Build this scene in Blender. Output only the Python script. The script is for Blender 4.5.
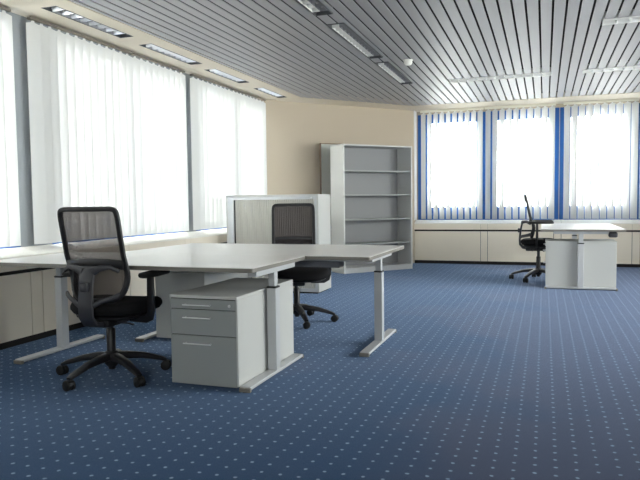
import bpy, bmesh, math, random
from mathutils import Vector, Matrix, Euler
C = bpy.context.scene
for o in list(bpy.data.objects):
    bpy.data.objects.remove(o)
COL = C.collection
PI = math.pi
random.seed(7)

# ------------------------------------------------------------------ camera
YAW, PITCH, ROLL, FPX = 0.335677, -0.0594125, -0.0118413, 644.678
cd = bpy.data.cameras.new('camera')
cam = bpy.data.objects.new('camera', cd)
COL.objects.link(cam)
fw = Vector((-math.sin(YAW)*math.cos(PITCH), math.cos(YAW)*math.cos(PITCH), math.sin(PITCH)))
r0 = Vector((math.cos(YAW), math.sin(YAW), 0))
u0 = r0.cross(fw)
rt = math.cos(ROLL)*r0 + math.sin(ROLL)*u0
up = -math.sin(ROLL)*r0 + math.cos(ROLL)*u0
m = Matrix((rt, up, -fw)).transposed().to_4x4()
m.translation = Vector((0, 0, 1.1))
cam.matrix_world = m
cd.sensor_width = 36
cd.lens = FPX/640*36
cd.clip_start = .02
C.camera = cam

# ------------------------------------------------------------------ sky, portals, exposure
w = bpy.data.worlds.new('overcast_sky')
C.world = w
w.use_nodes = True
bg = w.node_tree.nodes['Background']
bg.inputs[0].default_value = (1, .99, .975, 1)
bg.inputs[1].default_value = 9.0
C.view_settings.view_transform = 'Standard'
C.view_settings.look = 'None'
C.view_settings.gamma = 1
C.view_settings.use_curve_mapping = False
C.view_settings.exposure = 1.3
C.cycles.use_denoising = True
C.cycles.max_bounces = 10
C.cycles.diffuse_bounces = 7
C.cycles.transmission_bounces = 6
C.cycles.transparent_max_bounces = 16
C.cycles.sample_clamp_indirect = 12


def portal(name, loc, rot, sx, sy):
    l = bpy.data.lights.new(name, 'AREA')
    l.shape = 'RECTANGLE'
    l.size, l.size_y = sx, sy
    l.cycles.is_portal = True
    o = bpy.data.objects.new(name, l)
    COL.objects.link(o)
    o.location, o.rotation_euler = loc, rot


portal('daylight_left', (-4.30, 4.7, 1.69), (0, -PI/2, 0), 2.0, 9.0)
portal('daylight_back', (1.0, 11.62, 1.69), (-PI/2, 0, 0), 6.4, 2.0)
portal('daylight_right', (4.25, 6.55, 1.69), (0, PI/2, 0), 2.0, 5.3)
portal('portal_front_fill', (0, -2.45, 1.69), (PI/2, 0, 0), 1.1, 2.0)  # portal for the added fill window in the front wall


# ------------------------------------------------------------------ materials
def lin(r, g, b):
    f = lambda c: (c/12.92 if c <= .04045 else ((c+.055)/1.055)**2.4)
    return (f(r/255), f(g/255), f(b/255), 1)


def mat(name, col, rough=.5, metal=0., noise=0., nscale=40, bump=0., bscale=200, spec=.5, sheen=0.):
    mt = bpy.data.materials.new(name)
    mt.use_nodes = True
    nt = mt.node_tree
    b = nt.nodes['Principled BSDF']
    b.inputs['Base Color'].default_value = col
    b.inputs['Roughness'].default_value = rough
    b.inputs['Metallic'].default_value = metal
    b.inputs['Specular IOR Level'].default_value = spec
    if sheen:
        b.inputs['Sheen Weight'].default_value = sheen
        b.inputs['Sheen Roughness'].default_value = .5
    tc = nt.nodes.new('ShaderNodeTexCoord')
    if noise:
        n = nt.nodes.new('ShaderNodeTexNoise')
        n.inputs['Scale'].default_value = nscale
        n.inputs['Detail'].default_value = 4
        nt.links.new(tc.outputs['Object'], n.inputs['Vector'])
        mx = nt.nodes.new('ShaderNodeMix')
        mx.data_type = 'RGBA'
        mx.inputs['A'].default_value = tuple(c*(1-noise) for c in col[:3])+(1,)
        mx.inputs['B'].default_value = tuple(min(1, c*(1+noise)) for c in col[:3])+(1,)
        nt.links.new(n.outputs['Fac'], mx.inputs['Factor'])
        nt.links.new(mx.outputs['Result'], b.inputs['Base Color'])
    if bump:
        n2 = nt.nodes.new('ShaderNodeTexNoise')
        n2.inputs['Scale'].default_value = bscale
        nt.links.new(tc.outputs['Object'], n2.inputs['Vector'])
        bp = nt.nodes.new('ShaderNodeBump')
        bp.inputs['Strength'].default_value = bump
        bp.inputs['Distance'].default_value = .002
        nt.links.new(n2.outputs['Fac'], bp.inputs['Height'])
        nt.links.new(bp.outputs['Normal'], b.inputs['Normal'])
    return mt


def mat_carpet():
    mt = bpy.data.materials.new('dotted_blue_carpet')
    mt.use_nodes = True
    nt = mt.node_tree
    L = nt.links.new
    b = nt.nodes['Principled BSDF']
    b.inputs['Roughness'].default_value = .9
    b.inputs['Specular IOR Level'].default_value = .08
    b.inputs['Sheen Weight'].default_value = .55
    b.inputs['Sheen Roughness'].default_value = .35
    b.inputs['Sheen Tint'].default_value = lin(168, 190, 228)
    tc = nt.nodes.new('ShaderNodeTexCoord')

    def vm(op, a, k):
        n = nt.nodes.new('ShaderNodeVectorMath')
        n.operation = op
        L(a, n.inputs[0])
        if k is not None:
            n.inputs[1].default_value = k
        return n
    wob = nt.nodes.new('ShaderNodeTexNoise')
    wob.inputs['Scale'].default_value = 30
    L(tc.outputs['Object'], wob.inputs['Vector'])
    w1 = vm('SUBTRACT', wob.outputs['Color'], (.5, .5, .5))
    w2 = vm('SCALE', w1.outputs[0], None)
    w2.inputs['Scale'].default_value = .012
    ad = nt.nodes.new('ShaderNodeVectorMath')
    ad.operation = 'ADD'
    L(tc.outputs['Object'], ad.inputs[0])
    L(w2.outputs[0], ad.inputs[1])
    p = .081
    s = vm('MULTIPLY', ad.outputs[0], (1/p, 1/p, 0))
    s1 = vm('ADD', s.outputs[0], (.5+.03/p, .5, 0))
    fr = vm('FRACTION', s1.outputs[0], None)
    ce = vm('SUBTRACT', fr.outputs[0], (.5, .5, 0))
    ln = vm('LENGTH', ce.outputs[0], None)
    mr = nt.nodes.new('ShaderNodeMapRange')
    mr.inputs['From Min'].default_value = .115
    mr.inputs['From Max'].default_value = .075
    L(ln.outputs['Value'], mr.inputs['Value'])
    n = nt.nodes.new('ShaderNodeTexNoise')
    n.inputs['Scale'].default_value = 320
    n.inputs['Detail'].default_value = 5
    L(tc.outputs['Object'], n.inputs['Vector'])
    n2 = nt.nodes.new('ShaderNodeTexNoise')
    n2.inputs['Scale'].default_value = .62
    n2.inputs['Detail'].default_value = 3
    L(tc.outputs['Object'], n2.inputs['Vector'])
    base = nt.nodes.new('ShaderNodeMix')
    base.data_type = 'RGBA'
    base.inputs['A'].default_value = CARPET_A
    base.inputs['B'].default_value = CARPET_B
    L(n.outputs['Fac'], base.inputs['Factor'])
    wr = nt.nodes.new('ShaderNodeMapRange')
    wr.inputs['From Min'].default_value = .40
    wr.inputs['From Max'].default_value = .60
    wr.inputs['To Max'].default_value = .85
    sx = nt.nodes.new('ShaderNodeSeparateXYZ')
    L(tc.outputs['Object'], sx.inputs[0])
    light_tint = nt.nodes.new('ShaderNodeMapRange')      # greyer light towards the right, painted into the carpet colour
    light_tint.interpolation_type = 'SMOOTHSTEP'
    light_tint.inputs['From Min'].default_value = -1.5
    light_tint.inputs['From Max'].default_value = .4
    light_tint.inputs['To Min'].default_value = -.14
    light_tint.inputs['To Max'].default_value = .17
    L(sx.outputs['X'], light_tint.inputs['Value'])
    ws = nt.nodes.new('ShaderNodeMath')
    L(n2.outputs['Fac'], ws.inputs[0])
    L(light_tint.outputs['Result'], ws.inputs[1])
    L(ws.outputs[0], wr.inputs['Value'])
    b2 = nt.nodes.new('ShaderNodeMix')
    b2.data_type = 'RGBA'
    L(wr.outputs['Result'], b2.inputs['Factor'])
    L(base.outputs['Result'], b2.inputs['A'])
    b2.inputs['B'].default_value = CARPET_WEAR_LIGHT_TINT
    hs = nt.nodes.new('ShaderNodeMix')
    hs.data_type = 'RGBA'
    L(mr.outputs['Result'], hs.inputs['Factor'])
    L(b2.outputs['Result'], hs.inputs['A'])
    hs.inputs['B'].default_value = CARPET_DOT
    L(hs.outputs['Result'], b.inputs['Base Color'])
    bp = nt.nodes.new('ShaderNodeBump')
    bp.inputs['Strength'].default_value = .5
    bp.inputs['Distance'].default_value = .003
    L(n.outputs['Fac'], bp.inputs['Height'])
    L(bp.outputs['Normal'], b.inputs['Normal'])
    return mt


CARPET_A = lin(4, 36, 66)
CARPET_B = lin(16, 62, 98)
CARPET_DOT = lin(140, 162, 182)
CARPET_WEAR_LIGHT_TINT = lin(66, 66, 84)  # worn patches, and the greyer light painted in on the right


def mat_translucent(name, col, tcol, fac):
    mt = bpy.data.materials.new(name)
    mt.use_nodes = True
    nt = mt.node_tree
    nt.nodes.remove(nt.nodes['Principled BSDF'])
    out = nt.nodes['Material Output']
    d = nt.nodes.new('ShaderNodeBsdfDiffuse')
    t = nt.nodes.new('ShaderNodeBsdfTranslucent')
    tc = nt.nodes.new('ShaderNodeTexCoord')
    wv = nt.nodes.new('ShaderNodeTexNoise')
    wv.inputs['Scale'].default_value = 260
    nt.links.new(tc.outputs['Object'], wv.inputs['Vector'])
    mx = nt.nodes.new('ShaderNodeMix')
    mx.data_type = 'RGBA'
    mx.inputs['A'].default_value = tuple(c*.93 for c in col[:3])+(1,)
    mx.inputs['B'].default_value = col
    nt.links.new(wv.outputs['Fac'], mx.inputs['Factor'])
    nt.links.new(mx.outputs['Result'], d.inputs[0])
    oi = nt.nodes.new('ShaderNodeObjectInfo')
    vr = nt.nodes.new('ShaderNodeMapRange')
    vr.inputs['To Min'].default_value = .72
    vr.inputs['To Max'].default_value = 1.0
    nt.links.new(oi.outputs['Random'], vr.inputs['Value'])
    vs = nt.nodes.new('ShaderNodeVectorMath')
    vs.operation = 'SCALE'
    vs.inputs[0].default_value = tcol[:3]
    nt.links.new(vr.outputs['Result'], vs.inputs['Scale'])
    nt.links.new(vs.outputs[0], t.inputs[0])
    s = nt.nodes.new('ShaderNodeMixShader')
    s.inputs[0].default_value = fac
    nt.links.new(d.outputs[0], s.inputs[1])
    nt.links.new(t.outputs[0], s.inputs[2])
    nt.links.new(s.outputs[0], out.inputs[0])
    return mt


def mat_glass():
    mt = bpy.data.materials.new('window_glass')
    mt.use_nodes = True
    nt = mt.node_tree
    nt.nodes.remove(nt.nodes['Principled BSDF'])
    out = nt.nodes['Material Output']
    t = nt.nodes.new('ShaderNodeBsdfTransparent')
    t.inputs[0].default_value = (.93, .96, .95, 1)
    g = nt.nodes.new('ShaderNodeBsdfGlossy')
    g.inputs['Roughness'].default_value = .02
    f = nt.nodes.new('ShaderNodeFresnel')
    f.inputs['IOR'].default_value = 1.3
    s = nt.nodes.new('ShaderNodeMixShader')
    nt.links.new(f.outputs[0], s.inputs[0])
    nt.links.new(t.outputs[0], s.inputs[1])
    nt.links.new(g.outputs[0], s.inputs[2])
    nt.links.new(s.outputs[0], out.inputs[0])
    return mt


def mat_mesh():
    """open-weave chair mesh: fine dark threads, partly see-through"""
    mt = bpy.data.materials.new('black_chair_mesh')
    mt.use_nodes = True
    nt = mt.node_tree
    b = nt.nodes['Principled BSDF']
    b.inputs['Base Color'].default_value = lin(46, 40, 42)
    b.inputs['Roughness'].default_value = .7
    tc = nt.nodes.new('ShaderNodeTexCoord')
    n = nt.nodes.new('ShaderNodeTexNoise')
    n.inputs['Scale'].default_value = 500
    nt.links.new(tc.outputs['Object'], n.inputs['Vector'])
    mr = nt.nodes.new('ShaderNodeMapRange')
    mr.inputs['To Min'].default_value = MESH_T-.015
    mr.inputs['To Max'].default_value = MESH_T+.015
    nt.links.new(n.outputs['Fac'], mr.inputs['Value'])
    t = nt.nodes.new('ShaderNodeBsdfTransparent')
    t.inputs[0].default_value = (1, .94, .92, 1)
    s = nt.nodes.new('ShaderNodeMixShader')
    nt.links.new(mr.outputs['Result'], s.inputs[0])
    nt.links.new(b.outputs[0], s.inputs[1])
    nt.links.new(t.outputs[0], s.inputs[2])
    nt.links.new(s.outputs[0], nt.nodes['Material Output'].inputs[0])
    return mt


MESH_T = .155
M = dict(
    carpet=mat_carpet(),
    cream=mat('cream_wall_paint', lin(184, 171, 153), .8, noise=.02, nscale=3, bump=.1),
    soffit=mat('cream_soffit_paint', lin(216, 206, 190), .8, noise=.02, nscale=5),
    cover=mat('cream_cover_paint', lin(236, 226, 210), .55, noise=.015, nscale=6),
    ledge=mat('white_ledge', lin(238, 234, 226), .45, noise=.02, nscale=9),
    dark=mat('dark_gap', lin(22, 20, 20), .8, noise=.1),
    white=mat('white_paint', lin(240, 240, 238), .5, noise=.01),
    slat=mat('grey_metal_ceiling_slat', lin(166, 165, 169), .48, metal=.25, noise=.03, nscale=1.5),
    plenum=mat('black_plenum', lin(20, 20, 24), .9, noise=.1),
    blue=mat('blue_window_frame', lin(12, 80, 148), .4, noise=.03, nscale=8),
    glass=mat_glass(),
    vane=mat_translucent('white_blind_fabric', (.80,.80,.79,1), (.66,.66,.655,1), .068),
    rail=mat('blind_rail', lin(226, 222, 206), .45, noise=.02),
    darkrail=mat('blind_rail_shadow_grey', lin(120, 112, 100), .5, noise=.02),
    pier=mat('pier_shade_grey', lin(140, 144, 148), .7, noise=.02),  # grey stands in for the shade on the piers behind the blinds
    alu=mat('bright_louvre', lin(225, 226, 230), .3, metal=.9, noise=.02),
    litray=mat('grey_light_tray', lin(84, 86, 90), .4, metal=.3, noise=.03),
    tube=mat('white_tube_glass', lin(245, 245, 245), .2, noise=.01),
    top=mat('pale_grey_laminate', lin(242, 239, 236), .3, noise=.015, nscale=120),
    edge=mat('grey_edge_band', lin(128, 123, 116), .5, noise=.03),
    silver=mat('silver_grey_metal', lin(198, 199, 201), .4, metal=.2, noise=.02),
    shell=mat('light_grey_laminate', lin(198, 198, 195), .5, noise=.012, nscale=60),
    shelfgrey=mat('bookcase_grey_laminate', lin(200, 200, 200), .5, noise=.012, nscale=60),
    sidegrey=mat('bookcase_side_laminate', lin(218, 218, 216), .5, noise=.012, nscale=60),
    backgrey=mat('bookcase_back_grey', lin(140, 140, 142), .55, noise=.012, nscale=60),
    traygrey=mat('cable_tray_grey', lin(140, 140, 146), .5, noise=.02),
    front=mat('grey_drawer_front', lin(154, 157, 155), .5, noise=.012, nscale=60),
    chrome=mat('satin_chrome', lin(232, 232, 232), .3, metal=.3, noise=.02),
    black=mat('black_plastic', lin(34, 33, 36), .42, noise=.05, nscale=80),
    charcoal=mat('charcoal_plastic', lin(58, 58, 64), .45, noise=.04, nscale=80),
    fabric=mat('black_seat_fabric', lin(30, 29, 31), .9, noise=.15, nscale=300, bump=.3, bscale=500, spec=.2),
    mesh=mat_mesh(),
    tambour=mat('ribbed_grey_tambour', lin(196, 192, 184), .5, noise=.015),
    board=mat('pale_grey_board', lin(196, 198, 192), .4, noise=.015),
    brown=mat('brown_board_edge', lin(120, 100, 84), .6, noise=.05),
    detector=mat('detector_plastic', lin(228, 226, 220), .5, noise=.01),
    rubber=mat('black_rubber', lin(18, 18, 18), .6, noise=.05),
)


# ------------------------------------------------------------------ mesh helpers
def new():
    return bmesh.new()


def box(bm, x0, x1, y0, y1, z0, z1, bev=0., seg=2):
    mt = Matrix.Translation(((x0+x1)/2, (y0+y1)/2, (z0+z1)/2)) @ Matrix.Diagonal((x1-x0, y1-y0, z1-z0, 1))
    r = bmesh.ops.create_cube(bm, size=1, matrix=mt)
    if bev:
        es = set()
        for v in r['verts']:
            es.update(v.link_edges)
        bmesh.ops.bevel(bm, geom=list(es), offset=bev, segments=seg, affect='EDGES', profile=.5)
    return bm


def prism(bm, pts, z0, z1):
    """polygon in xy extruded in z"""
    a = [bm.verts.new((p[0], p[1], z0)) for p in pts]
    b = [bm.verts.new((p[0], p[1], z1)) for p in pts]
    n = len(pts)
    bm.faces.new(a[::-1])
    bm.faces.new(b)
    for i in range(n):
        bm.faces.new((a[i], a[(i+1) % n], b[(i+1) % n], b[i]))
    return bm


def profile(bm, pts, axis, a0, a1):
    """closed profile (u, z) extruded along axis: 'x' -> u is y; 'y' -> u is x"""
    f = (lambda u, z, t: (t, u, z)) if axis == 'x' else (lambda u, z, t: (u, t, z))
    a = [bm.verts.new(f(u, z, a0)) for u, z in pts]
    b = [bm.verts.new(f(u, z, a1)) for u, z in pts]
    n = len(pts)
    bm.faces.new(a)
    bm.faces.new(b[::-1])
    for i in range(n):
        bm.faces.new((a[i], b[i], b[(i+1) % n], a[(i+1) % n]))
    return bm


def sweep(bm, path, secs, closed=False, up=(0, 0, 1), seg=10, power=2.0):
    """sweep a superellipse of half sizes secs[i]=(a,b) along path; a along side, b along normal"""
    n = len(path)
    rings = []
    upv = Vector(up)
    for i, p in enumerate(path):
        p = Vector(p)
        if closed:
            t = Vector(path[(i+1) % n])-Vector(path[i-1])
        else:
            t = Vector(path[min(i+1, n-1)])-Vector(path[max(i-1, 0)])
        t.normalize()
        s = t.cross(upv)
        if s.length < 1e-4:
            s = t.cross(Vector((1, 0, 0)))
        s.normalize()
        nn = s.cross(t)
        a, b = secs[i] if isinstance(secs, list) else secs
        ring = []
        for k in range(seg):
            th = 2*PI*k/seg
            c, d = math.cos(th), math.sin(th)
            cx = math.copysign(abs(c)**(2/power), c)*a
            cy = math.copysign(abs(d)**(2/power), d)*b
            ring.append(bm.verts.new(p+s*cx+nn*cy))
        rings.append(ring)
    for i in range(n if closed else n-1):
        r, q = rings[i], rings[(i+1) % n]
        for k in range(seg):
            bm.faces.new((r[k], r[(k+1) % seg], q[(k+1) % seg], q[k]))
    if not closed:
        bm.faces.new(rings[0][::-1])
        bm.faces.new(rings[-1])
    return bm


def lathe(bm, prof, cx=0, cy=0, cz=0, seg=20, rot=None):
    """prof: (r,z) from bottom to top"""
    rings = []
    R = rot or Matrix.Identity(3)
    for r, z in prof:
        rings.append([bm.verts.new(Vector((cx, cy, cz))+R @ Vector((r*math.cos(2*PI*k/seg), r*math.sin(2*PI*k/seg), z))) for k in range(seg)])
    for a, b in zip(rings, rings[1:]):
        for k in range(seg):
            bm.faces.new((a[k], a[(k+1) % seg], b[(k+1) % seg], b[k]))
    bm.faces.new(rings[0][::-1])
    bm.faces.new(rings[-1])
    return bm


def obj(name, bm, m, parent=None, smooth=False, mats=None):
    bmesh.ops.recalc_face_normals(bm, faces=bm.faces)
    me = bpy.data.meshes.new(name)
    bm.to_mesh(me)
    bm.free()
    for k in (mats or [m]):
        me.materials.append(M[k])
    if smooth:
        for p in me.polygons:
            p.use_smooth = True
        try:
            me.set_sharp_from_angle(angle=math.radians(40))
        except Exception:
            pass
    o = bpy.data.objects.new(name, me)
    COL.objects.link(o)
    if parent:
        o.parent = parent
    return o


def thing(name, label, cat, loc=(0, 0, 0), rz=0, group=None):
    o = bpy.data.objects.new(name, None)
    o.empty_display_size = .1
    COL.objects.link(o)
    o.location = loc
    o.rotation_euler = (0, 0, rz)
    o['label'] = label
    o['category'] = cat
    if group:
        o['group'] = group
    return o


def tag(o, label, cat, group=None):
    o['label'] = label
    o['category'] = cat
    if group:
        o['group'] = group
    return o


def struct(name, bm, m, parent=None, mats=None):
    o = obj(name, bm, m, parent, mats=mats)
    o['kind'] = 'structure'
    return o


KIDS = {}


def children(o):
    return [c for c in COL.objects if c.parent == o]


def copy_tree(o, parent=None):
    c = o.copy()
    COL.objects.link(c)
    if parent:
        c.parent = parent
    for ch in children(o):
        copy_tree(ch, c)
    return c


# ------------------------------------------------------------------ the setting
XL, XR, YF, YB = -4.06, 4.05, -2.2, 11.40     # room faces
ZC = 2.662                                    # ceiling underside
SILL, HEAD = .755, 2.60
DA, DB = Vector((-4.06, 9.07)), Vector((-2.16, 11.206))   # diagonal wall ends

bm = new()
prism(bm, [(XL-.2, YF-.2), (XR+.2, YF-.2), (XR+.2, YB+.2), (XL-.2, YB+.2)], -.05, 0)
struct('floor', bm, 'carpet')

# ceiling: black plenum, metal slats, cream soffit along the walls
bm = new()
prism(bm, [(XL-.3, YF-.3), (XR+.3, YF-.3), (XR+.3, YB+.3), (XL-.3, YB+.3)], 2.74, 2.80)
ceil = struct('ceiling', bm, 'plenum')
SX0, SY1 = -3.46, 10.68
dd = (DB-DA).normalized()


def ymax(x):
    return min(SY1, 9.13+(x-SX0)*dd.y/dd.x)


LP = [(-1.83, -1.675, 3.75, 5.2), (-1.83, -1.675, 5.5, 6.95), (-1.83, -1.675, 7.2, 8.62)]    # lengthwise troughs
LC = [(-1.19, .07, 8.56, 8.72), (.43, 1.69, 8.56, 8.72), (.47, 1.73, 6.24, 6.40)]            # crosswise troughs
bm = new()
P_ = .105
k0 = int((SX0-(-.16))/P_)-1
x = -.16+k0*P_
while x < XR:
    a, b = x+.0085, x+P_-.0085
    x += P_
    if b < SX0 or a > XR:
        continue
    a, b = max(a, SX0), min(b, XR)
    holes = sorted([(h[2], h[3]) for h in LP+LC if h[0] < b-.02 and h[1] > a+.02])
    y = YF
    segs = []
    rest = []
    for h in LP+LC:
        if h[0] < b-.02 and h[1] > a+.02:
            if h[1] < b-.012:
                rest.append((h[1]+.002, b, h[2], h[3]))
            if h[0] > a+.012:
                rest.append((a, h[0]-.002, h[2], h[3]))
    for h in holes:
        segs.append((y, h[0]))
        y = h[1]
    segs.append((y, None))
    for a, b, s0, s1 in [(a, b, s0, s1) for s0, s1 in segs]+rest:
        e0, e1 = (s1, s1) if s1 is not None else (ymax(a), ymax(b))
        za = ZC
        # shallow tray profile with turned-up edges
        t = .005
        v = [bm.verts.new(p) for p in ((a, s0, za+t), (a+.002, s0, za), (b-.002, s0, za), (b, s0, za+t),
                                       (a, e0, za+t), (a+.002, e0, za), (b-.002, e1, za), (b, e1, za+t))]
        bm.faces.new((v[0], v[1], v[5], v[4]))
        bm.faces.new((v[1], v[2], v[6], v[5]))
        bm.faces.new((v[2], v[3], v[7], v[6]))
sl = obj('ceiling_slats', bm, 'slat', ceil)

dn = Vector((dd.y, -dd.x))         # into the room
bm = new()
c1 = Vector((SX0, 9.13))
c2 = Vector((SX0+(SY1-9.13)*dd.x/dd.y, SY1))
LT = [(-3.775, -3.63, 3.02-.15, 4.02-.1), (-3.775, -3.63, 4.19, 5.20), (-3.775, -3.63, 5.49, 6.48), (-3.775, -3.63, 6.78, 7.70), (-3.775, -3.63, 8.13, 9.00)]
# left strip, split round the light troughs
for xa, xb in ((XL-.1, -3.775), (-3.63, SX0)):
    prism(bm, [(xa, YF), (xb, YF), (xb, 9.13 if xb > -3.7 else 9.2), (xa, 9.2)], ZC-.006, 2.735)
ys = [YF]+[v for t in LT for v in (t[2], t[3])]+[9.2]
for i in range(0, len(ys), 2):
    prism(bm, [(-3.775, ys[i]), (-3.63, ys[i]), (-3.63, ys[i+1]), (-3.775, ys[i+1])], ZC-.006, 2.735)
prism(bm, [(-3.63, 9.13), (SX0, 9.13), tuple(c2), (c2.x, YB+.1), (-3.9, YB+.1), (-3.9, 9.2), (-3.63, 9.2)], ZC-.006, 2.735)
prism(bm, [(c2.x, SY1), (XR, SY1), (XR, YB+.1), (c2.x, YB+.1)], ZC-.006, 2.735)
struct('trim_1', bm, 'soffit')

# diagonal wall with the white return beside the window
bm = new()
prism(bm, [tuple(DA), tuple(DB), (DB.x, YB+.1), (-4.4, YB+.1), (-4.4, 9.07)], 0, ZC)
struct('wall_diagonal', bm, 'cream')
bm = new()
box(bm, DB.x, DB.x+.012, DB.y+.002, YB, SILL, ZC-.006)
struct('trim_2', bm, 'white')

# left wall: below sill, header, piers; windows between
LW = [(.45, 1.62), (1.68, 2.93), (2.98, 4.20), (4.56, 5.68), (5.70, 6.76), (7.03, 7.98), (8.0, 9.02)]
RW = [(4.0, 5.3), (5.4, 7.2), (7.3, 9.1)]  # unseen right windows; the nearest opening is added for extra fill
FW_FILL = [(-.5, .5)]  # unseen window added behind the camera as fill light
BW = [(-2.13, -.95), (-.95, .215), (.225, 1.40), (1.40, 2.56), (2.58, 3.74)]


def walls_with_openings(name, axis, pos, thick, a0, a1, openings, m):
    bm = new()

    def bx(s, e, z0, z1):
        p0, p1 = sorted((pos, pos+thick))
        if axis == 'y':
            box(bm, p0, p1, s, e, z0, z1)
        else:
            box(bm, s, e, p0, p1, z0, z1)
    bx(a0, a1, 0, SILL-.02)
    bx(a0, a1, HEAD, 2.74)
    c = a0
    for s, e in openings:
        if s-c > 1e-3:
            bx(c, s, SILL-.02, HEAD)
        c = e
    if a1-c > 1e-3:
        bx(c, a1, SILL-.02, HEAD)
    return struct(name, bm, m)


walls_with_openings('wall_left', 'y', XL-.02, -.16, YF, 9.2, LW, 'pier')
walls_with_openings('wall_back', 'x', YB+.02, .16, DB.x, XR, BW, 'cream')
walls_with_openings('wall_right', 'y', XR, .16, YF, YB+.2, RW, 'cream')
walls_with_openings('wall_front', 'x', YF, -.16, XL-.2, XR+.2, FW_FILL, 'cream')

# windows: blue frames and panes
WN = 0


def window(axis, pos, a0, a1, stile, bot, topr, depth=.07):
    """frame starting at face pos going outward (sign of depth)"""
    global WN
    WN += 1
    bm = new()
    p0, p1 = sorted((pos, pos+depth))

    def bx(s, e, z0, z1, q0=p0, q1=p1, bev=.004):
        if axis == 'y':
            box(bm, q0, q1, s, e, z0, z1, bev, 1)
        else:
            box(bm, s, e, q0, q1, z0, z1, bev, 1)
    z0, z1 = SILL-.02, HEAD
    bx(a0, a0+stile, z0, z1)
    bx(a1-stile, a1, z0, z1)
    bx(a0+stile, a1-stile, z0, z0+bot)
    bx(a0+stile, a1-stile, z1-topr, z1)
    # raised sash edge
    e = .02
    q = (p0-.012, p0+.004) if depth > 0 else (p1-.004, p1+.012)
    bx(a0+stile-e, a0+stile, z0+bot-e, z1-topr+e, *q, .002)
    bx(a1-stile, a1-stile+e, z0+bot-e, z1-topr+e, *q, .002)
    o = struct('window_%d' % WN, bm, 'blue')
    bm = new()
    mid = (p0+p1)/2
    p0, p1 = mid-.004, mid+.004
    bx(a0+stile-.005, a1-stile+.005, z0+bot-.005, z1-topr+.005, p0, p1, 0)
    obj('pane', bm, 'glass', o)
    return o


for s, e in LW:
    window('y', XL-.02, s, e, .035, .07, .10, -.08)
for s, e in BW:
    window('x', YB+.02, s, e, .17, .25, .16, .08)
for s, e in FW_FILL:
    window('x', YF, s, e, .07, .16, .14, -.08)
for s, e in RW:
    window('y', XR, s, e, .07, .16, .14, .08)

# window handle on the back windows
wins = [o for o in COL.objects if o.name.startswith('window_')]
for wi, hx in ((len(LW), -.865-.17), (len(LW)+1, .20-.085)):
    bm = new()
    box(bm, hx-.012, hx+.012, YB-.02, YB+.02, 1.14, 1.22, .004)
    box(bm, hx-.008, hx+.008, YB-.04, YB-.02, 1.05, 1.20, .004)
    h = obj('handle', bm, 'white', wins[wi])
    h['label'] = 'white window handle'


# convector covers with a sloping white ledge, under the windows
def cover(name, axis, front, back, a0, a1, joints):
    s = 1 if back > front else -1
    bm = new()
    f = front
    # lower panels, with narrow joints
    cuts = [a0]+[j for jj in joints for j in jj]+[a1]
    for c0, c1_ in zip(cuts, cuts[1:]):
        profile(bm, [(f, .055), (f, .562), (f+s*.02, .562), (f+s*.02, .055)], axis, c0+.004, c1_-.004)
        profile(bm, [(f, .592), (f, .698), (f+s*.02, .698), (f+s*.02, .592)], axis, c0+.002, c1_-.002)
    o = struct(name, bm, 'cover')
    bm = new()
    for c0, c1_ in zip(cuts, cuts[1:]):
        profile(bm, [(f-s*.004, .690), (f-s*.004, .702), (back, SILL), (back, SILL-.015), (f+s*.02, .690)], axis, c0+.002, c1_-.002)
    lo = obj('ledge', bm, 'ledge', o)
    bm = new()
    profile(bm, [(f+s*.021, 0), (f+s*.021, .68), (back, .72), (back, 0)], axis, a0, a1)
    obj('recess', bm, 'dark', o)
    return o


jl = [(4.09+1.18*k, 4.215+1.18*k) for k in range(-5, 5)]
cover('trim_3', 'y', -3.887, XL-.015, YF, 9.16, [j for j in jl if j[0] > YF and j[1] < 9.1])
cover('trim_4', 'x', 11.23, YB+.015, DB.x+.0, XR, [(-1.027+1.168*k, -.912+1.168*k) for k in range(0, 5)])
# little dark socket on the ledge at the left end of the back windows
# ------------------------------------------------------------------ vertical blinds
VL = .127


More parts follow.
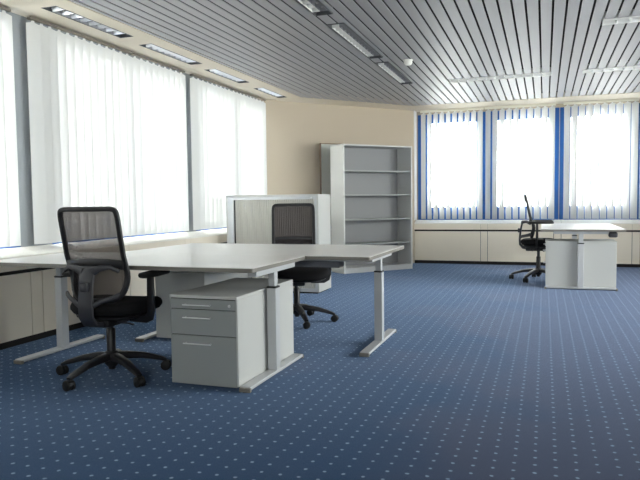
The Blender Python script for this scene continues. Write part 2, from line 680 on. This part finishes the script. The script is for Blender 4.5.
def blind(name, label, group, axis, pos, a0, a1, ang, pitch, jitter=3, rail_out=.0, phase=0.):
    cx = (a0+a1)/2
    loc = (pos, cx, 0) if axis == 'y' else (cx, pos, 0)
    t = thing(name, label, 'blind', loc, 0, group)
    L = a1-a0
    bm = new()
    if axis == 'y':
        box(bm, -.02, .02, -L/2, L/2, 2.622, 2.642, .003, 1)
    else:
        box(bm, -L/2, L/2, -.02, .02, 2.618, 2.655, .003, 1)
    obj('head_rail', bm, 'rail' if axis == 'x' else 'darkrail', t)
    n = int(L/pitch+.5)
    me = None
    for k in range(n):
        u = -L/2+(k+.5)*L/n
        if me is None:
            bm = new()
            # gently bowed vane, width along local x
            W = [(-VL/2, 0), (-VL/4, .003), (0, .004), (VL/4, .003), (VL/2, 0)]
            a = [bm.verts.new((x, y, SILL+.018)) for x, y in W]
            b = [bm.verts.new((x, y, 2.592)) for x, y in W]
            for i in range(4):
                bm.faces.new((a[i], a[i+1], b[i+1], b[i]))
            tb = [bm.verts.new((x, y, z)) for x, y, z in ((-.016, .004, 2.606), (0, .004, 2.606), (.016, .004, 2.606), (-.012, .002, 2.622), (0, .002, 2.622), (.012, .002, 2.622))]
            bm.faces.new((b[0], b[1], tb[0]))
            bm.faces.new((b[1], b[2], tb[1], tb[0]))
            bm.faces.new((b[2], b[3], tb[2], tb[1]))
            bm.faces.new((b[3], b[4], tb[2]))
            bm.faces.new((tb[0], tb[1], tb[4], tb[3]))
            bm.faces.new((tb[1], tb[2], tb[5], tb[4]))
            v = obj('vane', bm, 'vane', t, smooth=True)
            me = v.data
        else:
            v = bpy.data.objects.new('vane', me)
            COL.objects.link(v)
            v.parent = t
        aa = ang+math.radians(random.uniform(-jitter, jitter))
        v.location = (0, u, 0) if axis == 'y' else (u, 0, 0)
        v.rotation_euler = (0, 0, aa)
    return t


LB = [((3.02, 4.10), 'white vertical blind at the left edge of the photo, before the pier'),
      ((4.30, 4.59), 'narrow grey stretch of vertical blind in front of the solid pier'),
      ((4.60, 5.68), 'white vertical blind behind the mesh back of the nearest chair'),
      ((5.70, 6.71), 'white vertical blind on the left wall ending at the dark mullion'),
      ((6.87, 7.92), 'white vertical blind on the left wall just beyond the dark mullion'),
      ((7.94, 9.02), 'white vertical blind at the far end of the left wall, by the cream wall')]
gl = 'vertical blinds on the left windows'
for (a, b), lab in LB:
    blind('vertical_blind', lab, gl, 'y', XL+.055, a, b, PI/2-math.radians(14), .113)
for a, b in ((.45, 1.65), (1.68, 2.98)):
    blind('vertical_blind', 'white vertical blind on the left windows outside the photo', gl, 'y', XL+.055, a, b, PI/2-math.radians(14), .113)
gb = 'vertical blinds on the back windows'
for a, b, lab in ((-2.06, -.99, 'open vertical blind on the back window next to the bookcase'),
                  (-.97, .155, 'open vertical blind on the back window behind the lone office chair'),
                  (.275, 1.38, 'open vertical blind on the back window behind the far desk'),
                  (1.40, 2.56, 'open vertical blind at the right edge of the photo'),
                  (2.6, 3.74, 'open vertical blind on the back window outside the photo')):
    blind('vertical_blind', lab, gb, 'x', YB-.13, a, b, -math.radians(43), .11)


# ------------------------------------------------------------------ ceiling lights
def ceiling_light(label, group, x0, x1, y0, y1, along, drop=.0, hm='litray', lm='alu', lm2=None):
    cx, cy = (x0+x1)/2, (y0+y1)/2
    L, W = (y1-y0, x1-x0) if along == 'y' else (x1-x0, y1-y0)
    t = thing('ceiling_light', label, 'ceiling light', (cx, cy, ZC), 0 if along == 'y' else PI/2, group)
    h, z0 = .062, -.008-drop
    bm = new()                      # tray: local y is the long axis
    hw, hl = W/2, L/2
    box(bm, -hw, -hw+.006, -hl, hl, z0, h)
    box(bm, hw-.006, hw, -hl, hl, z0, h)
    box(bm, -hw+.006, hw-.006, -hl, -hl+.006, z0, h)
    box(bm, -hw+.006, hw-.006, hl-.006, hl, z0, h)
    box(bm, -hw+.006, hw-.006, -hl+.006, hl-.006, h-.006, h)
    obj('housing', bm, hm, t)
    bm = new()                      # side reflectors
    for s in (-1, 1):
        pts = [(s*(hw-.007), z0+.002), (s*(hw-.012), .02), (s*(hw-.03), .05), (s*(hw-.028), .05), (s*(hw-.010), .02)]
        profile(bm, pts, 'y', -hl+.007, hl-.007)
    obj('reflector', bm, hm, t)
    n = int(L/.11)
    xm = .0 if along == 'y' and lm2 else hw-.012
    for xl_, xr_, mm in ((-hw+.012, xm, lm), (xm+.003, hw-.012, lm2)):
        if not mm:
            continue
        bm = new()
        prev = None
        for k in range(1, n):
            y = -hl+L*k/n
            a = .012
            pr = [(y-.001, z0+.001), (y+.001, z0+.001), (y+a, .022), (y-a, .022)]
            va = [bm.verts.new((xl_, u, z)) for u, z in pr]
            vb = [bm.verts.new((xr_, u, z)) for u, z in pr]
            bm.faces.new(va)
            bm.faces.new(vb[::-1])
            for q in range(4):
                bm.faces.new((va[q], vb[q], vb[(q+1) % 4], va[(q+1) % 4]))
            if prev:
                for p, c in zip(prev, (va, vb)):
                    bm.faces.new((p[1], p[2], c[3], c[0]))
            prev = (va, vb)
        obj('louvre', bm, mm, t)
    bm = new()
    sweep(bm, [(0, -hl+.03, .043), (0, hl-.03, .043)], (.008, .008), seg=10)
    obj('tube', bm, 'tube', t, smooth=True)
    return t


g = 'louvred lights in the cream soffit'
for t, lab in zip(LT[1:], ('louvred light in the cream soffit, nearest the camera', 'second louvred light in the cream soffit from the camera',
                       'third louvred light in the cream soffit, before the farthest one', 'louvred light at the far end of the cream soffit, by the cream wall')):
    ceiling_light(lab, g, t[0], t[1], t[2], t[3], 'y')
ceiling_light('louvred soffit light outside the photo', g, *LT[0], 'y')
g = 'louvred lights running along the metal ceiling'
for t, lab in zip(LP, ('louvred light along the ceiling slats, cut by the top edge of the photo', 'middle louvred light in the row along the ceiling slats', 'farthest louvred light along the ceiling slats, beside the smoke detector')):
    ceiling_light(lab, g, *t, 'y', lm='white', lm2='traygrey')
g = 'light strips crossing the metal ceiling'
for t, lab in zip(LC, ('long light strip crossing the ceiling in front of the back windows', 'light strip crossing the ceiling, far one at the right edge of the photo', 'louvred light crossing the ceiling in the top right corner')):
    ceiling_light(lab, g, *t, 'x', .006, 'white', 'tube')

# smoke detector
t = thing('smoke_detector', 'round white smoke detector on the slatted ceiling', 'smoke detector', (-1.45, 7.2, ZC))
bm = new()
lathe(bm, [(.05, -.012), (.055, -.008), (.055, -.0)], seg=24)
obj('mounting_plate', bm, 'detector', t, True)
bm = new()
lathe(bm, [(.02, -.062), (.036, -.056), (.046, -.036), (.049, -.012)], seg=24)
obj('sensor_head', bm, 'detector', t, True)


# ------------------------------------------------------------------ desks
def desk_leg(parent, x, y, flen, axis='y', outer=.555, h=.66, armlen=.62):
    """T-leg: column with foot, inner tube, collar and carrier arm as its pieces"""
    def bx(bm, a0, a1, b0, b1, z0, z1, bev=.004):
        if axis == 'y':
            box(bm, x+a0, x+a1, y+b0, y+b1, z0, z1, bev)
        else:
            box(bm, x+b0, x+b1, y+a0, y+a1, z0, z1, bev)
    bm = new()
    bx(bm, -.031, .031, -.034, .034, .028, outer)
    leg = obj('leg', bm, 'silver', parent)
    bm = new()
    bx(bm, -.035, .035, -flen/2, flen/2, .010, .032, .006)
    obj('foot', bm, 'silver', leg)
    for s in (-1, 1):
        bm = new()
        bx(bm, -.036, .036, s*flen/2-.012, s*flen/2+.012, .0, .026, .004)
        obj('end_cap', bm, 'edge', leg)
    bm = new()
    bx(bm, -.033, .033, -.036, .036, outer, outer+.012)
    obj('collar', bm, 'black', leg)
    bm = new()
    bx(bm, -.022, .022, -.026, .026, outer+.012, h)
    obj('inner_column', bm, 'silver', leg)
    bm = new()
    bx(bm, -.03, .03, -armlen/2, armlen/2, h, h+.034)
    obj('carrier_arm', bm, 'silver', leg)
    return leg


def rounded_rect(x0, x1, y0, y1, r, n=5):
    pts = []
    for cx, cy, a in ((x1-r, y1-r, 0), (x0+r, y1-r, PI/2), (x0+r, y0+r, PI), (x1-r, y0+r, 1.5*PI)):
        for k in range(n+1):
            th = a+PI/2*k/n
            pts.append((cx+r*math.cos(th), cy+r*math.sin(th)))
    return pts


def desk(label, x0, x1, y0, y1, zt, legs, rails, tray=None, axis='y', group='height adjustable desks'):
    cx, cy = (x0+x1)/2, (y0+y1)/2
    t = thing('office_desk', label, 'desk', (cx, cy, 0), 0, group)
    X0, X1, Y0, Y1 = x0-cx, x1-cx, y0-cy, y1-cy
    bm = new()
    prism(bm, rounded_rect(X0+.001, X1-.001, Y0+.001, Y1-.001, .012), zt-.004, zt)
    top = obj('tabletop', bm, 'top', t)
    bm = new()
    prism(bm, rounded_rect(X0, X1, Y0, Y1, .012), zt-.027, zt-.004)
    obj('edge_band', bm, 'edge', top)
    for lx, ly, fl in legs:
        desk_leg(t, lx-cx, ly-cy, fl, axis, h=zt-.061)
    bm = new()
    for (a, b, c, d) in rails:
        box(bm, a-cx, b-cx, c-cy, d-cy, zt-.06, zt-.028, .003, 1)
    obj('crossbeam', bm, 'silver', t)
    if tray:
        bm = new()
        a, b, c, d, z0, z1 = tray
        pts = [(c-cy, z1), (c-cy, z0+.01), (c-cy+.01, z0), (d-cy-.01, z0), (d-cy, z0+.01), (d-cy, z1), (d-cy-.003, z1), (d-cy-.003, z0+.01), (d-cy-.01, z0+.003), (c-cy+.01, z0+.003), (c-cy+.003, z0+.01), (c-cy+.003, z1)]
        profile(bm, pts, 'x', a-cx, b-cx)
        for xx in (a, (a+b)/2, b-.02):
            box(bm, xx-cx, xx-cx+.02, c-cy-.003, c-cy+.001, z1-.01, zt-.027)
        obj('cable_tray', bm, 'traygrey', t)
    return t


D1Z = .72
desk('nearest pale grey desk, with a drawer pedestal under its right end', -3.60, -1.592, 3.37, 4.25, D1Z,
     [(-3.44, 3.92, .88), (-1.634, 3.765, .86)], [(-3.4, -1.67, 3.62, 3.66), (-3.4, -1.67, 3.98, 4.02)])
desk('middle pale grey desk pushed against the back of the nearest desk', -3.17, -1.125, 4.255, 5.40, D1Z,
     [(-3.05, 4.80, .93), (-1.198, 4.80, .88)], [(-3.0, -1.235, 4.5, 4.54), (-3.0, -1.235, 5.1, 5.14)],
     tray=(-2.75, -1.53, 4.84, 4.98, .575, .62))

# far desk, seen from its end
d3 = desk('far desk standing alone near the back windows, seen from its end', -.045, .90, 8.28, 10.28, .735,
     [(.415, 8.36, .80), (.415, 10.16, .80)], [(.2, .24, 8.40, 10.12), (.6, .64, 8.40, 10.12)], axis='x')


bm = new()
box(bm, .29, .39, -.97, -.89, .635, .70, .02, 3)
obj('control_box', bm, 'charcoal', d3, True)


# ------------------------------------------------------------------ drawer pedestals (front faces local -y, base front-left at origin)
def pedestal(label, W=.45, D=.875, H=.555):
    t = thing('drawer_pedestal', label, 'drawer pedestal', (0, 0, 0), 0, 'mobile drawer pedestals')
    hw = W/2
    bm = new()
    box(bm, -hw, hw, .02, D, .022, H-.018, .002, 1)
    obj('body', bm, 'shell', t)
    bm = new()
    box(bm, -hw, hw, -.004, D, H-.018, H, .002, 1)
    obj('top_panel', bm, 'shell', t)
    for sx in (-1, 1):
        for yy in (.08, D-.08):
            bm = new()
            sweep(bm, [(sx*(hw-.06)-.012, yy, .0135), (sx*(hw-.06)+.012, yy, .0135)], (.0135, .0135), seg=14)
            obj('castor', bm, 'black', t)
    bm = new()
    box(bm, -hw+.002, hw-.002, .014, .0195, .024, H-.02)
    obj('front_recess', bm, 'dark', t)
    z = H-.024
    for hgt in (.058, .150, .294):
        bm = new()
        box(bm, -hw+.003, hw-.012, 0, .014, z-hgt, z, .0015, 1)
        d = obj('drawer', bm, 'front', t)
        bm = new()
        hz = z-.032 if hgt < .1 else z-.045
        xa, xb = -hw+W*.22, -hw+W*.63
        sweep(bm, [(xa, -.022, hz), (xb, -.022, hz)], (.004, .004), seg=8)
        for xx in (xa+.01, xb-.01):
            sweep(bm, [(xx, -.022, hz), (xx, .001, hz)], (.0035, .0035), seg=8)
        obj('handle', bm, 'chrome', d)
        if hgt < .1:
            bm = new()
            lathe(bm, [(.009, -.001), (.009, .006), (.005, .007)], hw-.05, 0, hz, 14, Matrix.Rotation(PI/2, 3, 'X'))
            obj('lock', bm, 'chrome', d)
        z -= hgt+.005
    bm = new()
    box(bm, hw-.0115, hw-.0005, .002, .0195, .024, H-.019)
    obj('front_stile', bm, 'shell', t)
    return t


p1 = pedestal('grey drawer pedestal under the nearest desk, drawers facing the camera')
p1.location = (-1.9005, 3.335, 0)
p2 = copy_tree(p1)
p2['label'] = 'grey drawer pedestal under the middle desk, its back seen past the nearest chair'
p2.location, p2.rotation_euler = (-2.73, 5.305, 0), (0, 0, PI)
p3 = pedestal('grey drawer pedestal under the far desk, behind its leg', W=.45, D=.80, H=.585)
p3.location, p3.rotation_euler = (.015, 8.63, 0), (0, 0, -PI/2)


# ------------------------------------------------------------------ low tambour cabinet
cx0, cx1, cy0, cy1, ch = -3.745, -2.53, 7.206, 7.66, 1.19
t = thing('tambour_cabinet', 'low light grey cabinet with a ribbed tambour front, left of the bookcase', 'cabinet', ((cx0+cx1)/2, (cy0+cy1)/2, 0))
hw, hd = (cx1-cx0)/2, (cy1-cy0)/2
bm = new()
box(bm, -hw, -hw+.022, -hd, hd, .02, ch-.022, .001, 1)
box(bm, hw-.022, hw, -hd, hd, .02, ch-.022, .001, 1)
box(bm, -hw+.022, hw-.022, hd-.012, hd, .02, ch-.022)
box(bm, -hw+.022, hw-.022, -hd+.03, hd-.012, .02, .06)
box(bm, -hw+.022, hw-.022, -hd+.06, hd-.012, .55, .57)
obj('body', bm, 'shell', t)
bm = new()
box(bm, -hw, hw, -hd-.002, hd, ch-.022, ch, .002, 1)
obj('top_panel', bm, 'shell', t)
bm = new()
box(bm, -hw+.03, hw-.03, -hd+.03, hd-.03, 0, .02)
obj('plinth', bm, 'dark', t)
bm = new()
box(bm, -hw+.022, -hw+.10, -hd, -hd+.02, .02, ch-.024)
box(bm, hw-.05, hw-.022, -hd, -hd+.02, .02, ch-.024)
box(bm, -hw+.10, hw-.05, -hd, -hd+.02, ch-.06, ch-.024)
box(bm, -hw+.10, hw-.05, -hd, -hd+.02, .02, .06)
obj('front_frame', bm, 'silver', t)
bm = new()
xa, xb = -hw+.115, hw-.052
n = 44
for k in range(n):
    a = xa+(xb-xa)*k/n
    wd = (xb-xa)/n
    profile_pts = [(a, -hd+.022), (a+wd*.15, -hd+.014), (a+wd*.6, -hd+.012), (a+wd*.85, -hd+.014), (a+wd, -hd+.022)]
    prism(bm, profile_pts, .06, ch-.06)
obj('tambour_door', bm, 'tambour', t)
bm = new()
box(bm, -hw+.10, -hw+.113, -hd+.022, -hd+.03, .06, ch-.06)
obj('slot', bm, 'dark', t)
bm = new()
lathe(bm, [(.011, 0), (.011, .008), (.006, .010)], hw-.085, -hd+.001, ch-.042, 14, Matrix.Rotation(PI/2, 3, 'X'))
obj('lock', bm, 'chrome', t)

# ------------------------------------------------------------------ bookcase, turned with the diagonal wall
BL = Vector((-2.862, 9.309))
BR = Vector((-2.02, 10.28))
bu = (BR-BL)
BWD = bu.length+.015
ang = math.atan2(bu.y, bu.x)
t = thing('bookcase', 'tall open grey bookcase with four empty shelves', 'bookcase', (BL.x, BL.y, 0), ang)
D, H = .38, 1.965
bm = new()
box(bm, 0, .022, 0, D, 0, H-.022, .001, 1)
obj('side_panel', bm, 'sidegrey', t)
bm = new()
box(bm, BWD-.022, BWD, 0, D, 0, H-.022, .001, 1)
obj('side_panel', bm, 'sidegrey', t)
bm = new()
box(bm, 0, BWD, 0, D, H-.022, H, .001, 1)
obj('top_panel', bm, 'shelfgrey', t)
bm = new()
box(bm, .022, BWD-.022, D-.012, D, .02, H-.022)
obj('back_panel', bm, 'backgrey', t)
bm = new()
box(bm, .022, BWD-.022, .012, D-.012, 0, .055)
obj('plinth', bm, 'shelfgrey', t)
bm = new()
box(bm, .022, BWD-.022, .004, D-.012, .055, .08, .001, 1)
obj('bottom_panel', bm, 'shelfgrey', t)
for z in (.445, .825, 1.205, 1.575):
    bm = new()
    box(bm, .023, BWD-.023, .03, D-.013, z-.022, z, .001, 1)
    obj('shelf', bm, 'front', t)

# board standing behind the bookcase against the diagonal wall
wn = Vector((dd.y, -dd.x))
p0 = DA+dd*.97+wn*.05
t = thing('partition_board', 'pale grey board standing behind the bookcase, its left edge showing', 'board', (p0.x, p0.y, 0), math.atan2(dd.y, dd.x))
bm = new()
box(bm, 0, 1.3, -.02, .02, .012, 2.015, .003, 1)
obj('panel', bm, 'board', t)
bm = new()
box(bm, -.006, 1.306, -.022, .022, 2.015, 2.03, .002, 1)
box(bm, -.008, 0, -.022, .022, .012, 2.015, .002, 1)
obj('edge_strip', bm, 'brown', t)
for xx in (.12, 1.1):
    bm = new()
    box(bm, xx, xx+.08, -.04, .04, 0, .012, .003, 1)
    obj('foot', bm, 'black', t)


# ------------------------------------------------------------------ swivel chairs (front is local +y)
def yback(z):
    """depth of the back surface at height z"""
    return -.205 - .085*max(0, (z-.64)/.45)**1.2 + .03*math.exp(-((z-.66)/.10)**2)


def hwid(z):
    return .176+.016*min(1, max(0, (z-.50)/.2))


def make_chair(label, lift=0., arm=0., star=0., backfwd=0., gap=0., dx=0.):
    t = thing('office_chair', label, 'office chair', (0, 0, 0), 0, 'black swivel office chairs')
    # --- star base
    hubz = .128
    bm = new()
    lathe(bm, [(.030, .07), (.042, .085), (.050, .115), (.048, .15), (.034, .168)], seg=20)
    A0 = star
    for k in range(5):
        a = A0+2*PI*k/5
        d = Vector((math.cos(a), math.sin(a), 0))
        path = [d*.02+Vector((0, 0, hubz+.006)), d*.10+Vector((0, 0, hubz+.002)), d*.20+Vector((0, 0, hubz-.012)), d*.31+Vector((0, 0, hubz-.045)), d*.345+Vector((0, 0, hubz-.060))]
        sweep(bm, path, [(.036, .026), (.032, .024), (.027, .019), (.022, .015), (.018, .011)], seg=10, power=3)
    obj('star_base', bm, 'black', t, True)
    # --- castors
    for k in range(5):
        a = A0+2*PI*k/5
        d = Vector((math.cos(a), math.sin(a), 0))
        c = d*.345
        th = a+1.1+k*1.7
        ax = Vector((math.cos(th), math.sin(th), 0))
        bm = new()
        lathe(bm, [(.006, .03), (.006, .066)], c.x, c.y, 0, 10)
        o = Vector((c.x, c.y, .031))
        fwd = Vector((-ax.y, ax.x, 0))
        sweep(bm, [o-ax*.008, o+ax*.008], (.026, .026), seg=16)
        hood = [o+fwd*(.030*math.cos(q))+Vector((0, 0, .030*math.sin(q))) for q in (.2, .6, 1.0, 1.4, 1.8, 2.2)]
        sweep(bm, hood, (.024, .004), seg=8, up=tuple(ax.cross(Vector((0, 0, 1)))+Vector((.01, .01, 1))), power=4)
        cs = obj('castor', bm, 'black', t, True)
        bm = new()
        for s in (-1, 1):
            sweep(bm, [o+ax*s*.008, o+ax*s*.011, o+ax*s*.024, o+ax*s*.027], [(.026, .026), (.031, .031), (.031, .031), (.025, .025)], seg=18)
        obj('wheel', bm, 'rubber', cs, True)
    # --- column
    bm = new()
    lathe(bm, [(.020, .050), (.022, .055), (.028, .10), (.028, .31), (.024, .315)], seg=18)
    cl = obj('gas_column', bm, 'black', t, True)
    bm = new()
    lathe(bm, [(.0185, .312), (.0185, .365+lift)], seg=16)
    obj('piston', bm, 'charcoal', cl, True)
    # --- mechanism under the seat
    bm = new()
    box(bm, -.075, .075, -.16, .12, .345, .392, .012, 2)
    box(bm, -.15, .15, .02, .09, .372, .398, .006, 1)
    mc = obj('mechanism', bm, 'black', t, True)
    bm = new()
    sweep(bm, [(.07, .05, .368), (.17, .06, .366), (.215, .065, .355)], [(.006, .006), (.006, .006), (.012, .006)], seg=8)
    sweep(bm, [(.07, -.06, .366), (.16, -.07, .362), (.19, -.07, .356)], [(.006, .006), (.006, .006), (.010, .005)], seg=8)
    obj('lever', bm, 'charcoal', mc, True)
    # --- seat: pan and cushion
    def cushion(bm, hx, hy, zc, hz, yc, droop, pwr=3.2, n=36):
        prof = [(.02, -1), (.80, -1), (.93, -.8), (1, -.2), (1, .25), (.97, .65), (.90, .9), (.75, 1.0), (.4, 1.03), (.02, 1.0)]
        rings = []
        for s, q in prof:
            ring = []
            for k in range(n):
                th = 2*PI*k/n
                c, d = math.cos(th), math.sin(th)
                x = math.copysign(abs(c)**(2/pwr), c)*hx*s
                y = math.copysign(abs(d)**(2/pwr), d)*hy*s
                x *= 1-.06*(1 if y < 0 else 0)*abs(y)/hy
                dz = -droop*max(0, (y/hy-.45)/.55)**2 - .012*max(0, 1-(x/hx)**2)*max(0, q)*.6
                ring.append(bm.verts.new((x, y+yc, zc+hz*q+dz)))
            rings.append(ring)
        for a, b in zip(rings, rings[1:]):
            for k in range(n):
                bm.faces.new((a[k], a[(k+1) % n], b[(k+1) % n], b[k]))
        bm.faces.new(rings[0][::-1])
        bm.faces.new(rings[-1])
    bm = new()
    cushion(bm, .215, .205, .408, .014, .015, .015)
    obj('seat_pan', bm, 'black', t, True)
    bm = new()
    cushion(bm, .255, .25, .463, .043, .025, .035)
    obj('seat', bm, 'fabric', t, True)
    # --- back frame loop
    zs0, zs1 = .52, 1.072
    path, secs = [], []
    N = 120
    for k in range(N):
        th = 2*PI*k/N
        th = th-.245*math.sin(4*th)*-1
        c, s = math.cos(th), math.sin(th)
        q = 2/15 if s > 0 else 2/4.5
        zz = (zs0+zs1)/2+math.copysign(abs(s)**q, s)*(zs1-zs0)/2
        xx = math.copysign(abs(c)**q, c)*hwid(zz)
        path.append((xx, yback(zz), zz))
        low = max(0, min(1, (.74-zz)/.16))
        wv = .012+.015*low*abs(xx)/.2
        secs.append((.015, wv))
    bm = new()
    sweep(bm, path, secs, closed=True, up=(0, 1, 0), seg=10, power=3)
    # the sweep's side axis lies in the loop plane; its normal axis along y
    fr = obj('back_frame', bm, 'black', t, True)
    # --- mesh panels above and below the crossbar (one hung sheet)
    bm = new()
    nz, nx = 20, 12
    g = []
    for i in range(nz+1):
        z = zs0+.012+(zs1-zs0-.024)*i/nz
        s = (z-(zs0+zs1)/2)/((zs1-zs0)/2)
        q = 15 if s > 0 else 4.5
        hx = max(.02, (1-abs(s)**q)**(1/q))*hwid(z)
        g.append([bm.verts.new((hx*(2*j/nx-1), yback(z)+.010*(1-(2*j/nx-1)**2)*-1, z)) for j in range(nx+1)])
    for i in range(nz):
        for j in range(nx):
            bm.faces.new((g[i][j], g[i][j+1], g[i+1][j+1], g[i+1][j]))
    mo = obj('back_mesh', bm, 'mesh', t, True)
    # --- crossbar and spine
    bm = new()
    pth = []
    for k in range(13):
        xx = -.19+.38*k/12
        pth.append((xx, yback(.745)-.012-.012*(1-(xx/.19)**2), .742+.012*(1-(xx/.19)**2)))
    sweep(bm, pth, (.012, .025), seg=10, power=3)
    obj('crossbar', bm, 'black', t, True)
    bm = new()
    sp = [(0, -.06, .372), (0, -.17, .368), (0, -.245, .385), (0, -.283, .43), (0, -.287, .50), (0, -.280, .58), (0, -.268, .66), (0, -.252, .735)]
    sweep(bm, sp, [(.045, .016), (.046, .016), (.048, .016), (.050, .014), (.050, .013), (.048, .013), (.050, .012), (.060, .010)], up=(0, 1, .01), seg=12, power=4)
    for s in (-1, 1):       # arms of the bracket curving out to the frame
        sweep(bm, [(s*.03, -.262, .70), (s*.085, -.256, .722), (s*.14, -.240+gap*.6, .728), (s*.188, -.215+gap, .70)], [(.012, .028), (.011, .020), (.010, .014), (.010, .012)], seg=10, power=3, up=(0, 0, 1))
        sweep(bm, [(s*.045, -.283, .50), (s*.10, -.270, .53), (s*.15, -.235+gap*.6, .545), (s*.185, -.205+gap, .56)], [(.010, .016), (.009, .014), (.009, .013), (.010, .016)], seg=10, power=3, up=(0, 0, 1))
    spn = obj('back_support', bm, 'charcoal', t, True)
    bm = new()
    box(bm, -.027, .027, -.312, -.285, .585, .640, .008, 2)
    obj('adjuster_button', bm, 'charcoal', spn, True)
    # --- armrests
    for s in (-1, 1):
        bm = new()
        sweep(bm, [(s*.10, .01, .385), (s*.22, .0, .382), (s*.25, -.015, .395), (s*.265, -.02, .44), (s*.265, -.02, .55), (s*.265, -.02, .655+arm)],
              [(.028, .010), (.028, .010), (.028, .012), (.026, .013), (.025, .013), (.022, .012)], seg=10, power=3.5, up=(0, 1, .001) if False else (s*.001, 1, .02))
        ar = obj('armrest', bm, 'black', t, True)
        bm = new()
        pts = []
        sweep(bm, [(s*.268, -.12, .665+arm), (s*.268, -.10, .665+arm), (s*.268, .0, .665+arm), (s*.265, .155, .665+arm), (s*.262, .18, .661+arm)], [(.028, .011), (.040, .018), (.045, .020), (.040, .018), (.026, .011)], seg=14, power=3)
        obj('arm_pad', bm, 'rubber', ar, True)
    for c in children(t):
        if c.name.split('.')[0] in ('mechanism', 'seat_pan', 'seat', 'back_frame', 'back_mesh', 'crossbar', 'back_support', 'armrest'):
            c.location.z = lift
        c.location.x = {'back_frame': 1, 'back_mesh': 1, 'crossbar': 1, 'back_support': .45, 'armrest': .7, 'seat': .6, 'seat_pan': .5, 'mechanism': .3}.get(c.name.split('.')[0], 0)*dx
        if c.name.split('.')[0] in ('back_frame', 'back_mesh', 'crossbar', 'back_support'):
            c.location.y = backfwd-(gap if c.name.startswith('back_support') else 0)
    return t


ch1 = make_chair('black mesh-back swivel chair at the nearest desk, its back to the camera', star=math.radians(46-4), dx=.055)
ch1.location, ch1.rotation_euler = (-2.605, 3.40, 0), (0, 0, math.radians(4))
ch2 = make_chair('black mesh-back swivel chair behind the middle desk, facing the camera', star=math.radians(31))
for c in children(ch2):
    c.location.x = {'back_frame': .02, 'back_mesh': .02, 'crossbar': .02, 'back_support': .02, 'seat': -.05, 'seat_pan': -.05, 'armrest': -.03}.get(c.name.split('.')[0], 0)
ch2.location, ch2.rotation_euler = (-2.14, 5.47, 0), (0, 0, math.radians(180+22))
ch3 = make_chair('black swivel chair seen from the side at the far desk by the back windows', .045, .06, math.radians(46), .115, .065)
ch3.location, ch3.rotation_euler = (-.075, 9.20, 0), (0, 0, math.radians(-90))
ch3.scale = (1.03, 1.03, 1.03)
